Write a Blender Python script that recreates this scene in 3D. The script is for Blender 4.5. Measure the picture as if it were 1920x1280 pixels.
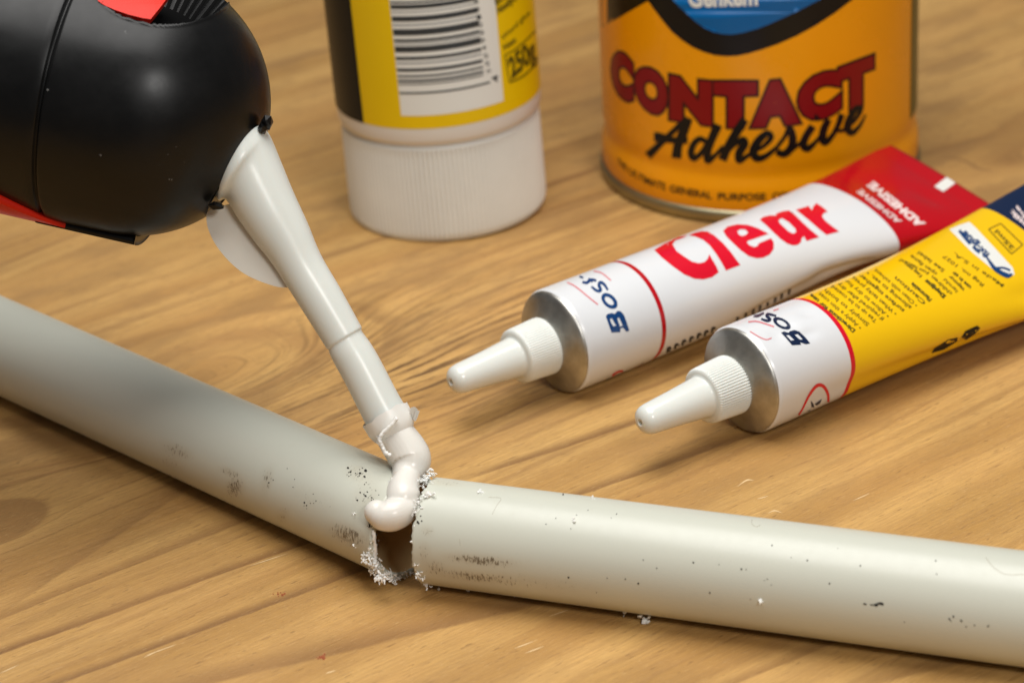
import bpy, bmesh, math, random
import numpy as np
from mathutils import Vector, Matrix
from mathutils.bvhtree import BVHTree
from mathutils.geometry import tessellate_polygon
random.seed(7)
rng = np.random.default_rng(7)
for o in list(bpy.data.objects): bpy.data.objects.remove(o)
scene = bpy.context.scene
COL = scene.collection
MM = 0.001

# ------------------------------------------------------------------ camera (all lengths in mm, scaled on output)
F = 4900.; TH = math.radians(26); RO = math.radians(3.4); DIST = 592.
CAM = np.array([0, -DIST*math.cos(TH), DIST*math.sin(TH)])
FW = np.array([0, math.cos(TH), -math.sin(TH)])
R0 = np.array([1., 0, 0]); U0 = np.cross(R0, FW)
RIGHT = R0*math.cos(RO)-U0*math.sin(RO); UP = U0*math.cos(RO)+R0*math.sin(RO)
cd = bpy.data.cameras.new('camera'); cam = bpy.data.objects.new('camera', cd); COL.objects.link(cam)
cam.matrix_world = Matrix(((RIGHT[0], UP[0], -FW[0], CAM[0]*MM), (RIGHT[1], UP[1], -FW[1], CAM[1]*MM),
                           (RIGHT[2], UP[2], -FW[2], CAM[2]*MM), (0, 0, 0, 1)))
cd.sensor_width = 36; cd.lens = F/1920*36; cd.clip_start = 0.01; cd.clip_end = 20
cd.dof.use_dof = True; cd.dof.focus_distance = 0.508; cd.dof.aperture_fstop = 20
scene.camera = cam

# ------------------------------------------------------------------ light
w = bpy.data.worlds.new('World'); scene.world = w; w.use_nodes = True
w.node_tree.nodes['Background'].inputs[0].default_value = (0.95, 0.97, 1.0, 1)
w.node_tree.nodes['Background'].inputs[1].default_value = 0.11
def area(name, loc, target, size, power, col):
    l = bpy.data.lights.new(name, 'AREA'); l.shape = 'RECTANGLE'; l.size = size[0]*MM; l.size_y = size[1]*MM
    l.energy = power; l.color = col
    o = bpy.data.objects.new(name, l); COL.objects.link(o); o.location = Vector(loc)*MM
    o.rotation_euler = (Vector(target)-Vector(loc)).to_track_quat('-Z', 'Y').to_euler()
    return o
area('key_lamp', (260, -650, 500), (-20, -60, 0), (150, 120), 1.9, (1, 0.98, 0.95))
area('ceiling_bounce', (0, -60, 640), (-10, -60, 0), (520, 460), 5.2, (1, 0.98, 0.95))
vs = scene.view_settings; vs.view_transform = 'Standard'; vs.look = 'None'; vs.exposure = 0.0; vs.gamma = 1
scene.render.engine = 'CYCLES'

# ------------------------------------------------------------------ pixel helpers (photo is 1920 x 1280)
def ray(x, y):
    d = FW+RIGHT*(x-960)/F-UP*(y-640)/F
    return d/np.linalg.norm(d)
def plane(x, y, z=0.):
    d = ray(x, y); return CAM+d*((z-CAM[2])/d[2])
def at_depth(x, y, Z):
    return CAM+(FW+RIGHT*(x-960)/F-UP*(y-640)/F)*Z
def proj(p):
    v = np.asarray(p)-CAM; z = v@FW
    return 960+F*(v@RIGHT)/z, 640-F*(v@UP)/z
XF = {}
def hit(bvh, x, y):
    o, d = CAM, ray(x, y)
    if id(bvh) in XF: c, Rm = XF[id(bvh)]; o = Rm.T@(o-c)+c; d = Rm.T@d
    loc, n, i, _ = bvh.ray_cast(Vector(o), Vector(d))
    if loc is None: return None, None
    return np.array(loc), np.array(n)

# ------------------------------------------------------------------ materials
def mat(name, color, rough=0.5, metal=0., spec=0.5, sss=0., bump=None, coat=0., alpha=1., var=0., varscale=60.):
    m = bpy.data.materials.new(name); m.use_nodes = True; nt = m.node_tree; b = nt.nodes['Principled BSDF']
    b.inputs['Base Color'].default_value = (*color, 1); b.inputs['Roughness'].default_value = rough
    b.inputs['Metallic'].default_value = metal; b.inputs['Specular IOR Level'].default_value = spec
    if sss: 
        b.inputs['Subsurface Weight'].default_value = sss; b.inputs['Subsurface Radius'].default_value = (.004, .003, .0025)
        b.inputs['Subsurface Scale'].default_value = 0.5
    if coat: b.inputs['Coat Weight'].default_value = coat; b.inputs['Coat Roughness'].default_value = 0.08
    if alpha < 1: b.inputs['Alpha'].default_value = alpha
    if bump or var:
        tc = nt.nodes.new('ShaderNodeTexCoord')
        if bump:
            n = nt.nodes.new('ShaderNodeTexNoise'); n.inputs['Scale'].default_value = bump[0]; n.inputs['Detail'].default_value = 4
            bp = nt.nodes.new('ShaderNodeBump'); bp.inputs['Strength'].default_value = bump[1]; bp.inputs['Distance'].default_value = bump[2]*MM
            nt.links.new(tc.outputs['Object'], n.inputs['Vector']); nt.links.new(n.outputs['Fac'], bp.inputs['Height']); nt.links.new(bp.outputs['Normal'], b.inputs['Normal'])
        if var:
            n = nt.nodes.new('ShaderNodeTexNoise'); n.inputs['Scale'].default_value = varscale; n.inputs['Detail'].default_value = 6; n.inputs['Roughness'].default_value = .65
            mr = nt.nodes.new('ShaderNodeMapRange'); mr.inputs[1].default_value = .3; mr.inputs[2].default_value = .7; mr.inputs[3].default_value = 1-var; mr.inputs[4].default_value = 1+var*.4
            mx = nt.nodes.new('ShaderNodeMix'); mx.data_type = 'RGBA'; mx.blend_type = 'MULTIPLY'; mx.inputs[0].default_value = 1
            mx.inputs[6].default_value = (*color, 1)
            nt.links.new(tc.outputs['Object'], n.inputs['Vector']); nt.links.new(n.outputs['Fac'], mr.inputs[0]); nt.links.new(mr.outputs[0], mx.inputs[7]); nt.links.new(mx.outputs[2], b.inputs['Base Color'])
            mr2 = nt.nodes.new('ShaderNodeMapRange'); mr2.inputs[1].default_value = .3; mr2.inputs[2].default_value = .7; mr2.inputs[3].default_value = rough*.85; mr2.inputs[4].default_value = min(1, rough*1.2)
            nt.links.new(n.outputs['Fac'], mr2.inputs[0]); nt.links.new(mr2.outputs[0], b.inputs['Roughness'])
    return m
def pipe_material():
    m = mat('grey_pvc', (.63, .635, .545), .32, bump=(90, .12, .15)); nt = m.node_tree; N = nt.nodes; L = nt.links; b = N['Principled BSDF']
    def mth(op, a, c=0., clamp=False):
        n = N.new('ShaderNodeMath'); n.operation = op; n.use_clamp = clamp
        for q, i in ((a, 0), (c, 1)):
            if isinstance(q, (int, float)): n.inputs[i].default_value = q
            else: L.new(q, n.inputs[i])
        return n.outputs[0]
    def noise(scale, vec, det, ro=.6):
        mp = N.new('ShaderNodeMapping'); mp.inputs['Scale'].default_value = scale; L.new(vec, mp.inputs[0])
        n = N.new('ShaderNodeTexNoise'); n.inputs['Scale'].default_value = 1; n.inputs['Detail'].default_value = det; n.inputs['Roughness'].default_value = ro; L.new(mp.outputs[0], n.inputs['Vector']); return n.outputs['Fac']
    def mix(f, a, c):
        n = N.new('ShaderNodeMix'); n.data_type = 'RGBA'; L.new(f, n.inputs[0])
        for q, i in ((a, 6), (c, 7)):
            if isinstance(q, tuple): n.inputs[i].default_value = (*q, 1)
            else: L.new(q, n.inputs[i])
        return n.outputs[2]
    at = N.new('ShaderNodeAttribute'); at.attribute_name = 'sa'; ag = N.new('ShaderNodeAttribute'); ag.attribute_name = 'grime'
    g = ag.outputs['Fac']; sa = at.outputs['Vector']
    n1 = noise((2.6, .75, 1), sa, 4, .65); n2 = noise((.5, .35, 1), sa, 4, .6); n3 = noise((.05, .25, 1), sa, 3, .5)
    c = mix(mth('MULTIPLY', n3, .5), (.56, .568, .488), (.60, .60, .505))
    wear = mth('MULTIPLY', mth('SUBTRACT', n2, .62, True), 1.1, True)
    c = mix(wear, c, (.50, .47, .37))
    soft = mth('MULTIPLY', mth('MULTIPLY', g, n2), .62, True)
    c = mix(soft, c, (.36, .27, .15))
    hard = mth('DIVIDE', mth('SUBTRACT', mth('ADD', n1, mth('MULTIPLY', g, .26)), .70), .10, True)
    hard = mth('MULTIPLY', mth('MULTIPLY', hard, mth('MULTIPLY', g, 4., True)), .82)
    c = mix(hard, c, (.075, .05, .024)); L.new(c, b.inputs['Base Color'])
    L.new(mth('ADD', mth('MULTIPLY', n2, .2), .24), b.inputs['Roughness'])
    return m
M = dict(
    bore=mat('bore_wood_bounce', (.76, .53, .25), .5, var=.1),  # brown painted in for wood-coloured light bouncing inside the grey pipe
    pipe=pipe_material(),
    burr=mat('white_burr', (.90, .90, .87), .5),
    grime=mat('dark_grime', (.085, .055, .022), .8, spec=.1, alpha=.36),
    grime_soft=mat('brown_grime', (.36, .26, .14), .8, spec=.1, alpha=.22),
    speck=mat('black_speck', (.015, .013, .01), .8),
    black=mat('black_plastic', (.004, .004, .004), .35, spec=.27, bump=(260, .10, .2), var=.25, varscale=120),
    blackdeep=mat('black_recess', (.003, .003, .003), .8, spec=.05),
    red=mat('red_plastic', (.62, .016, .004), .4, spec=.2),
    nozzle=mat('white_nozzle', (.68, .70, .655), .30, sss=.35),
    wing=mat('nozzle_wing', (.66, .63, .56), .4, sss=.3),
    sealant=mat('sealant', (.74, .71, .65), .24, spec=.4, sss=.12),
    skin=mat('dried_sealant', (.80, .78, .73), .35, sss=.1),
    capwhite=mat('cap_white', (.80, .80, .755), .42, var=.05),
    bodywhite=mat('bottle_white', (.76, .72, .66), .35, sss=.2),
    yellow=mat('label_yellow', (.82, .54, .002), .36, spec=.3, var=.04),
    ink=mat('ink_black', (.008, .008, .008), .4, spec=.2),
    olive=mat('ink_olive', (.09, .07, .004), .4),
    barink=mat('ink_bar', (.03, .037, .042), .4),
    bargrey=mat('ink_bar_fine', (.28, .30, .31), .4),
    paper=mat('label_white', (.78, .78, .73), .35),
    orange=mat('tin_orange', (.86, .33, .001), .27, spec=.35, var=.05, varscale=30),
    tinblack=mat('tin_black', (.007, .006, .006), .3, spec=.25),
    tinblue=mat('tin_blue', (.001, .10, .30), .28, spec=.3),
    crimson=mat('tin_crimson', (.22, .002, .005), .3, spec=.3),
    tinmetal=mat('tin_metal', (.36, .32, .20), .42, metal=1., bump=(300, .2, .05)),
    tubewhite=mat('tube_white', (.70, .71, .725), .24, bump=(60, .25, .45)),
    tubered=mat('tube_red', (.46, .003, .009), .24, bump=(45, .5, .6)),
    tubeyellow=mat('tube_yellow', (.86, .52, .003), .24, bump=(60, .3, .45)),
    tubenavy=mat('tube_navy', (.004, .014, .05), .3),
    printred=mat('print_red', (.66, .004, .022), .25),
    printpink=mat('print_pink', (.68, .22, .24), .3),
    printnavy=mat('print_navy', (.006, .045, .16), .25),
    printpale=mat('print_pale', (.80, .66, .64), .3),
    alu=mat('shoulder_metal', (.50, .485, .45), .40, metal=1., bump=(260, .5, .15), var=.35, varscale=130),
    tubecap=mat('tube_cap', (.72, .735, .69), .2, sss=.2),
    dust=mat('dust', (.30, .30, .29), .8, spec=.1, alpha=.3),
    crumb=mat('crumb', (.84, .84, .80), .6),
    scratch=mat('light_scratch', (.78, .56, .30), .5),
    stain=mat('red_stain', (.42, .09, .03), .6, alpha=.55),
)

# ------------------------------------------------------------------ object helpers
ORG = {}
def props(o, label=None, cat=None, group=None, kind=None):
    for k, v in (('label', label), ('category', cat), ('group', group), ('kind', kind)):
        if v: o[k] = v
    return o
def thing(name, loc, label, cat, group=None):
    o = bpy.data.objects.new(name, None); COL.objects.link(o); o.location = Vector(loc)*MM; o.empty_display_size = .01
    ORG[o] = np.array(loc, float); return props(o, label, cat, group)
def obj(name, V, Fc, m, parent=None, smooth=True, midx=None, origin=None, level=None):
    V = np.asarray(V, float)
    org = np.zeros(3)
    if parent is not None: org = ORG[parent]
    elif origin is not None: org = np.array(origin, float)
    me = bpy.data.meshes.new(name); me.from_pydata(((V-org)*MM).tolist(), [], [list(map(int, f)) for f in Fc])
    for mm in (m if isinstance(m, (list, tuple)) else [m]): me.materials.append(mm)
    if midx is not None: me.polygons.foreach_set('material_index', np.asarray(midx, np.int32))
    me.polygons.foreach_set('use_smooth', np.full(len(me.polygons), smooth)); me.update()
    o = bpy.data.objects.new(name, me); COL.objects.link(o)
    if parent is not None: o.parent = parent; ORG[o] = ORG[parent]
    else: o.location = Vector(org)*MM; ORG[o] = org
    return o
def basis(d):
    d = np.asarray(d, float); d = d/np.linalg.norm(d)
    a = np.array([0, 0, 1.]) if abs(d[2]) < .9 else np.array([1., 0, 0])
    e1 = np.cross(a, d); e1 /= np.linalg.norm(e1); e2 = np.cross(d, e1); return d, e1, e2
def grid_faces(nr, n, wrap=True, start=0):
    fs = []
    for i in range(nr-1):
        for j in range(n if wrap else n-1):
            a = start+i*n+j; b = start+i*n+(j+1) % n; fs.append((a, b, b+n, a+n))
    return fs
def lathe(o, d, prof, n=96, rib=None, caps=(False, False)):
    d, e1, e2 = basis(d); o = np.asarray(o, float); V = []
    for k, (s, r) in enumerate(prof):
        for j in range(n):
            a = 2*math.pi*j/n; rr = r
            if rib: rr = r-rib(k, s, a)
            V.append(o+d*s+rr*(e1*math.cos(a)+e2*math.sin(a)))
    fs = grid_faces(len(prof), n)
    if caps[0]: V.append(o+d*prof[0][0]); c = len(V)-1; fs += [((j+1) % n, j, c) for j in range(n)]
    if caps[1]:
        V.append(o+d*prof[-1][0]); c = len(V)-1; b = (len(prof)-1)*n; fs += [(b+j, b+(j+1) % n, c) for j in range(n)]
    return V, fs
def catmull(P, k=8):
    P = np.asarray(P, float); Q = np.vstack([2*P[0]-P[1], P, 2*P[-1]-P[-2]]); out = []
    for i in range(1, len(Q)-2):
        p0, p1, p2, p3 = Q[i-1:i+3]
        for t in np.arange(k)/k:
            out.append(.5*((2*p1)+(-p0+p2)*t+(2*p0-5*p1+4*p2-p3)*t*t+(-p0+3*p1-3*p2+p3)*t**3))
    out.append(P[-1]); return np.array(out)
def sweep(P, r, n=16, ends=True, noise=0.):
    P = np.asarray(P, float); r = np.broadcast_to(r, (len(P),)); V = []; e1 = None
    for i in range(len(P)):
        t = P[min(i+1, len(P)-1)]-P[max(i-1, 0)]; t = t/np.linalg.norm(t)
        if e1 is None: _, e1, _ = basis(t)
        e1 = e1-t*(e1@t); e1 /= np.linalg.norm(e1); e2 = np.cross(t, e1)
        for j in range(n):
            a = 2*math.pi*j/n; V.append(P[i]+(r[i]*(1+noise*rng.normal()))*(e1*math.cos(a)+e2*math.sin(a)))
    fs = grid_faces(len(P), n)
    if ends: fs += [tuple(range(n))[::-1], tuple(range((len(P)-1)*n, len(P)*n))]
    return V, fs
def join(parts):
    V = []; fs = []
    for v, f in parts:
        b = len(V); V += list(v); fs += [tuple(i+b for i in q) for q in f]
    return V, fs
def bvh_of(V, fs): return BVHTree.FromPolygons([Vector(v) for v in V], [list(map(int, f)) for f in fs])

# --- printed marks: flat outlines given in photo pixels, laid on the surface they are printed on
def refine(verts, faces, step):
    bm = bmesh.new(); bv = [bm.verts.new((v[0], v[1], 0)) for v in verts]
    for f in faces:
        try: bm.faces.new([bv[i] for i in f])
        except ValueError: pass
    for ax in (0, 1):
        lo = min(v.co[ax] for v in bm.verts); hi = max(v.co[ax] for v in bm.verts)
        k = math.floor(lo/step)+1
        while k*step < hi:
            co = Vector((0, 0, 0)); co[ax] = k*step; no = Vector((0, 0, 0)); no[ax] = 1
            bmesh.ops.bisect_plane(bm, geom=bm.verts[:]+bm.edges[:]+bm.faces[:], plane_co=co, plane_no=no); k += 1
    bm.verts.index_update()
    out = [(v.co.x, v.co.y) for v in bm.verts], [tuple(v.index for v in f.verts) for f in bm.faces]
    bm.free(); return out
def drape(v2, f2, bvh, eps):
    V = []; idx = {}
    for i, (x, y) in enumerate(v2):
        p, n = hit(bvh, x, y)
        if p is None: continue
        if id(bvh) not in XF and n @ (CAM-p) < 0: n = -n
        idx[i] = len(V); V.append(p+n*eps)
    return V, [tuple(idx[i] for i in f) for f in f2 if all(i in idx for i in f)]
def poly2(outer, holes=()):
    loops = [outer]+list(holes); flat = [p for l in loops for p in l]
    tris = tessellate_polygon([[Vector((p[0], p[1], 0)) for p in l] for l in loops])
    return flat, tris
BOLD = [1.]
def stroke2(pts, widths, k=6):
    P = catmull(pts, k) if len(pts) > 2 else np.array([np.array(pts[0])*(1-t)+np.array(pts[1])*t for t in np.linspace(0, 1, 4)], float)
    if np.isscalar(widths): widths = [widths, widths]
    W = np.interp(np.linspace(0, 1, len(P)), np.linspace(0, 1, len(widths)), widths)*BOLD[0]
    L = []; Rr = []
    for i in range(len(P)):
        t = P[min(i+1, len(P)-1)]-P[max(i-1, 0)]; t = t/(np.linalg.norm(t)+1e-9); n = np.array([-t[1], t[0]])
        L.append(P[i]+n*W[i]/2); Rr.append(P[i]-n*W[i]/2)
    m = len(P); return [tuple(p) for p in L+Rr], [(i, i+1, m+i+1, m+i) for i in range(m-1)]
EPS = [0.]
def marks(name, shapes, bvh, m, parent, eps=.05, step=9, label=None):
    parts = []
    for i, (v, f) in enumerate(shapes):
        v, f = refine(v, f, step); parts.append(drape(v, f, bvh, eps+.0035*(i % 9)))
    V, fs = join(parts)
    if not fs: return None
    o = obj(name, V, fs, m, parent)
    if label: o['label'] = label
    if name in ('grime', 'scratch', 'red_stain', 'lettering', 'digits', 'dust'): o['kind'] = 'stuff'
    return o
def crop(pts, sc, ox, oy): return [(ox+p[0]/sc, oy+p[1]/sc) for p in pts]
_txt = {}
def glyphs(body, bold=0., shear=0.):
    key = (body, bold, shear)
    if key in _txt: return _txt[key]
    c = bpy.data.curves.new('txt', 'FONT'); c.body = body; c.offset = bold; c.shear = shear; c.resolution_u = 4
    o = bpy.data.objects.new('txt', c); COL.objects.link(o)
    dg = bpy.context.evaluated_depsgraph_get(); me = bpy.data.meshes.new_from_object(o.evaluated_get(dg))
    v = [(q.co.x, q.co.y) for q in me.vertices]; f = [tuple(p.vertices) for p in me.polygons]
    bpy.data.objects.remove(o); bpy.data.curves.remove(c); bpy.data.meshes.remove(me)
    _txt[key] = (v, f); return v, f
def bbox(v):
    a = np.array(v); return a.min(0), a.max(0)
def text_quad(body, bl, br, tl, bold=.02, shear=0., ref=None):
    """text in the parallelogram with baseline bl->br and up bl->tl (pixels); cap height = |tl-bl|"""
    v, f = glyphs(body, bold, shear)
    lo, hi = bbox(v); bl, br, tl = map(np.array, (bl, br, tl)); ch = .72
    out = [tuple(bl+(br-bl)*((x-lo[0])/(hi[0]-lo[0]))+(tl-bl)*(y/ch)) for x, y in v]
    return out, f

# ------------------------------------------------------------------ wooden table top
def wood_material():
    m = bpy.data.materials.new('pine_wood'); m.use_nodes = True; nt = m.node_tree; N = nt.nodes; L = nt.links
    b = N['Principled BSDF']
    def val(x, sock):
        if isinstance(x, (int, float)): sock.default_value = x
        else: L.new(x, sock)
    def mth(op, a, b_=0., c=0.):
        n = N.new('ShaderNodeMath'); n.operation = op; val(a, n.inputs[0]); val(b_, n.inputs[1]); val(c, n.inputs[2]); return n.outputs[0]
    add = lambda a, c: mth('ADD', a, c); mul = lambda a, c: mth('MULTIPLY', a, c); sub = lambda a, c: mth('SUBTRACT', a, c)
    def comb(x, y, z=0.):
        n = N.new('ShaderNodeCombineXYZ'); val(x, n.inputs[0]); val(y, n.inputs[1]); val(z, n.inputs[2]); return n.outputs[0]
    def noise(vec, detail=3, rough=.55, dist=0.):
        n = N.new('ShaderNodeTexNoise'); n.inputs['Scale'].default_value = 1; n.inputs['Detail'].default_value = detail
        n.inputs['Roughness'].default_value = rough; n.inputs['Distortion'].default_value = dist; L.new(vec, n.inputs['Vector']); return n.outputs['Fac']
    def rng_(x, a, c, d=0., e=1., smooth=True):
        n = N.new('ShaderNodeMapRange'); n.interpolation_type = 'SMOOTHSTEP' if smooth else 'LINEAR'
        val(x, n.inputs[0]); n.inputs[1].default_value = a; n.inputs[2].default_value = c; n.inputs[3].default_value = d; n.inputs[4].default_value = e; return n.outputs[0]
    def mix(fac, a, c, blend='MIX'):
        n = N.new('ShaderNodeMix'); n.data_type = 'RGBA'; n.blend_type = blend; val(fac, n.inputs[0])
        for s, x in ((n.inputs[6], a), (n.inputs[7], c)):
            if isinstance(x, tuple): s.default_value = (*x, 1)
            else: L.new(x, s)
        return n.outputs[2]
    tc = N.new('ShaderNodeTexCoord'); sp = N.new('ShaderNodeSeparateXYZ'); L.new(tc.outputs['Object'], sp.inputs[0])
    x = mul(sp.outputs[0], 1000.); y = mul(sp.outputs[1], 1000.)
    ca, sa = math.cos(math.radians(37)), math.sin(math.radians(37))
    u = add(mul(x, ca), mul(y, sa)); v = add(mul(x, -sa), mul(y, ca))
    def uv_of(px): p = plane(*px); return p[0]*ca+p[1]*sa, -p[0]*sa+p[1]*ca
    def gauss(cu, cv, su, sv):
        a = mul(sub(u, cu), 1/su); c = mul(sub(v, cv), 1/sv)
        return mth('EXPONENT', mul(add(mul(a, a), mul(c, c)), -1.))
    warp = sub(noise(comb(mul(u, .010), mul(v, .022)), 2), .5)
    warp2 = sub(noise(comb(mul(u, .05), mul(v, .09), 3.3), 2), .5)
    v2 = add(add(v, mul(warp, 9.)), mul(warp2, 1.6))
    core = None
    for px, A, su, sv in (((405, 720), 30, 40, 17), ((-25, 985), 14, 12, 8), ((1990, 300), 26, 46, 20), ((560, 330), -12, 60, 16), ((1230, 300), 9, 70, 18)):
        cu, cv = uv_of(px); v2 = add(v2, mul(gauss(cu, cv, su, sv), float(A)))
    # broad growth bands + late-wood lines
    bands = noise(comb(mul(v2, .085), mul(u, .0025), 7.7), 2, .5)
    ring = noise(comb(mul(v2, .33), mul(u, .004), 1.9), 1.5, .5)
    rings = rng_(ring, .52, .74)
    c = mix(rng_(bands, .34, .68), (.67, .400, .132), (.48, .262, .076))
    mreg = rng_(y, -95., -10., .35, .95)
    c = mix(mul(rings, mreg), c, (.30, .150, .048))
    # the clear dark growth lines near the front
    vf = add(v, mul(warp2, 2.2))
    for a, bpt, wd, st in (((0, 1225), (500, 1045), 1.5, .75), ((0, 1160), (427, 988), 1.6, .5), ((120, 1277), (665, 1075), 1.4, .7), ((400, 1277), (950, 1145), 3.6, .6),
                           ((960, 870), (1200, 790), 1.5, .7), ((1090, 925), (1400, 820), 1.5, .65), ((960, 800), (1070, 755), 1.3, .5), ((1380, 1280), (1560, 1205), 1.5, .5), ((1640, 1280), (1830, 1232), 3.0, .45), ((90, 1090), (323, 933), 2.2, .4)):
        A = plane(*a); B = plane(*bpt); d = (B-A)[:2]; L_ = np.linalg.norm(d); d /= L_; mid = (A+B)[:2]/2
        s = add(mul(sub(x, mid[0]), d[0]), mul(sub(y, mid[1]), d[1])); t = add(add(mul(sub(x, mid[0]), -d[1]), mul(sub(y, mid[1]), d[0])), mul(warp2, 1.4))
        soft = mul(rng_(t, -wd*.35, 0.), rng_(t, 0., wd*2.2, 1., 0.))
        reach = rng_(mth('ABSOLUTE', s), L_*.45, L_*1.1, 1., 0.)
        c = mix(mul(mul(soft, reach), min(1., st*1.35)), c, (.22, .105, .033))
    cu, cv = uv_of((405, 700)); aa = mul(sub(u, cu), 1/25.); cc_ = mul(sub(v, cv), 1/15.)
    dd = add(mth('SQRT', add(mul(aa, aa), mul(cc_, cc_))), mul(warp2, .5))
    c = mix(mul(mul(rng_(dd, .72, .95), rng_(dd, .98, 1.3, 1., 0.)), .6), c, (.32, .165, .055))
    c = mix(mul(mul(rng_(dd, 1.62, 1.72), rng_(dd, 1.74, 2.0, 1., 0.)), .5), c, (.26, .13, .042))
    # dark resin streaks in front of the white tube
    su_, sv_ = uv_of((850, 655)); region = gauss(su_, sv_, 62, 30)
    stn = noise(comb(mul(u, .034), mul(v2, .62), 4.), 4, .65)
    stn2 = noise(comb(mul(u, .11), mul(v2, 1.1), 9.), 3, .6)
    c = mix(mul(mul(rng_(stn, .50, .585), region), 1.15), c, (.10, .05, .016))
    c = mix(mul(mul(rng_(stn2, .60, .72), mreg), .7), c, (.24, .125, .045))
    ku, kv = uv_of((-25, 985)); c = mix(mul(rng_(gauss(ku, kv, 13, 8.5), .28, .40), .75), c, (.30, .155, .052))
    # fibres
    fib = noise(comb(mul(u, .10), mul(v, 1.7), 2.), 5, .7)
    fib2 = noise(comb(mul(u, .42), mul(v, 2.4), 5.), 4, .75)
    fleck = noise(comb(mul(u, .22), mul(v, 1.5), 12.), 2, .5)
    c = mix(rng_(fib, .38, .64, .0, .42), c, (.36, .195, .068))
    c = mix(rng_(fleck, .62, .70, 0., .5), c, (.27, .14, .05))
    c = mix(rng_(fib2, .55, .74, 0., .45), c, (.80, .54, .25))
    cloud = noise(comb(mul(u, .02), mul(v, .03), 21.), 3)
    c = mix(rng_(cloud, .35, .7, 0., .22), c, (.70, .36, .12))
    blot = noise(comb(mul(u, .028), mul(v, .075), 33.), 4, .6)
    c = mix(mul(rng_(blot, .46, .66), rng_(y, -100., 20., .28, .7)), c, (.37, .205, .072))
    pore = noise(comb(mul(u, .30), mul(v, 1.15), 41.), 2, .5)
    c = mix(rng_(pore, .67, .73, 0., .55), c, (.22, .115, .04))
    L.new(c, b.inputs['Base Color'])
    L.new(rng_(fib, .3, .7, .44, .60), b.inputs['Roughness']); b.inputs['Specular IOR Level'].default_value = .35
    h = add(add(mul(fib, .5), mul(fib2, .8)), mul(rings, -.4))
    bp = N.new('ShaderNodeBump'); bp.inputs['Strength'].default_value = 1.; bp.inputs['Distance'].default_value = .34*MM
    L.new(h, bp.inputs['Height']); L.new(bp.outputs['Normal'], b.inputs['Normal'])
    return m
TX0, TX1, TY0, TY1 = -420, 420, -320, 700
table = obj('table_top', [(TX0, TY0, -25), (TX1, TY0, -25), (TX1, TY1, -25), (TX0, TY1, -25), (TX0, TY0, 0), (TX1, TY0, 0), (TX1, TY1, 0), (TX0, TY1, 0)],
            [(3, 2, 1, 0), (4, 5, 6, 7), (0, 1, 5, 4), (1, 2, 6, 5), (2, 3, 7, 6), (3, 0, 4, 7)], wood_material(), smooth=False)
props(table, 'pale pine table top with brown grain and a knot', 'table', kind='structure')
TB = bvh_of([(TX0, TY0, 0), (TX1, TY0, 0), (TX1, TY1, 0), (TX0, TY1, 0)], [(0, 1, 2, 3)])
sc = []
for p, wd in (([(1382, 912), (1400, 900), (1413, 900)], 2.5), ([(1440, 962), (1452, 957), (1466, 961)], 2.2), ([(1600, 938), (1630, 925)], 2), ([(965, 1215), (1000, 1202)], 2.2), ([(985, 1224), (1020, 1211)], 2.4),
              ([(270, 1232), (300, 1218)], 2.2), ([(470, 1060), (540, 1037)], 2), ([(275, 1228), (330, 1208)], 1.8), ([(0, 1262), (35, 1246)], 2), ([(610, 1262), (630, 1256)], 2.5), ([(1030, 1155), (1065, 1143)], 2), ([(1420, 935), (1440, 930)], 2)):
    sc.append(stroke2(p, [.4, wd, .4]))
marks('scratch', sc, TB, M['scratch'], table, .03, 40)
def blots(cx, cy, rx, ry, n, s0, s1, ang=0., elong=1.):
    out = []
    for _ in range(n):
        a, b_ = rng.normal(0, .45, 2); x = cx+rx*a; y = cy+ry*b_; s = s0+(s1-s0)*rng.random()**2
        k = 8; pts = []
        for j in range(k):
            t = 2*math.pi*j/k; r = s*(1+.35*rng.normal()*.6); px, py = r*elong*math.cos(t), r*math.sin(t)
            pts.append((x+px*math.cos(ang)-py*math.sin(ang), y+px*math.sin(ang)+py*math.cos(ang)))
        out.append((pts, [tuple(range(k))]))
    return out
marks('red_stain', blots(601, 1231, 12, 7, 9, 1.5, 4)+blots(525, 1114, 14, 5, 10, 1, 3), TB, M['stain'], table, .03, 40)

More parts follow.
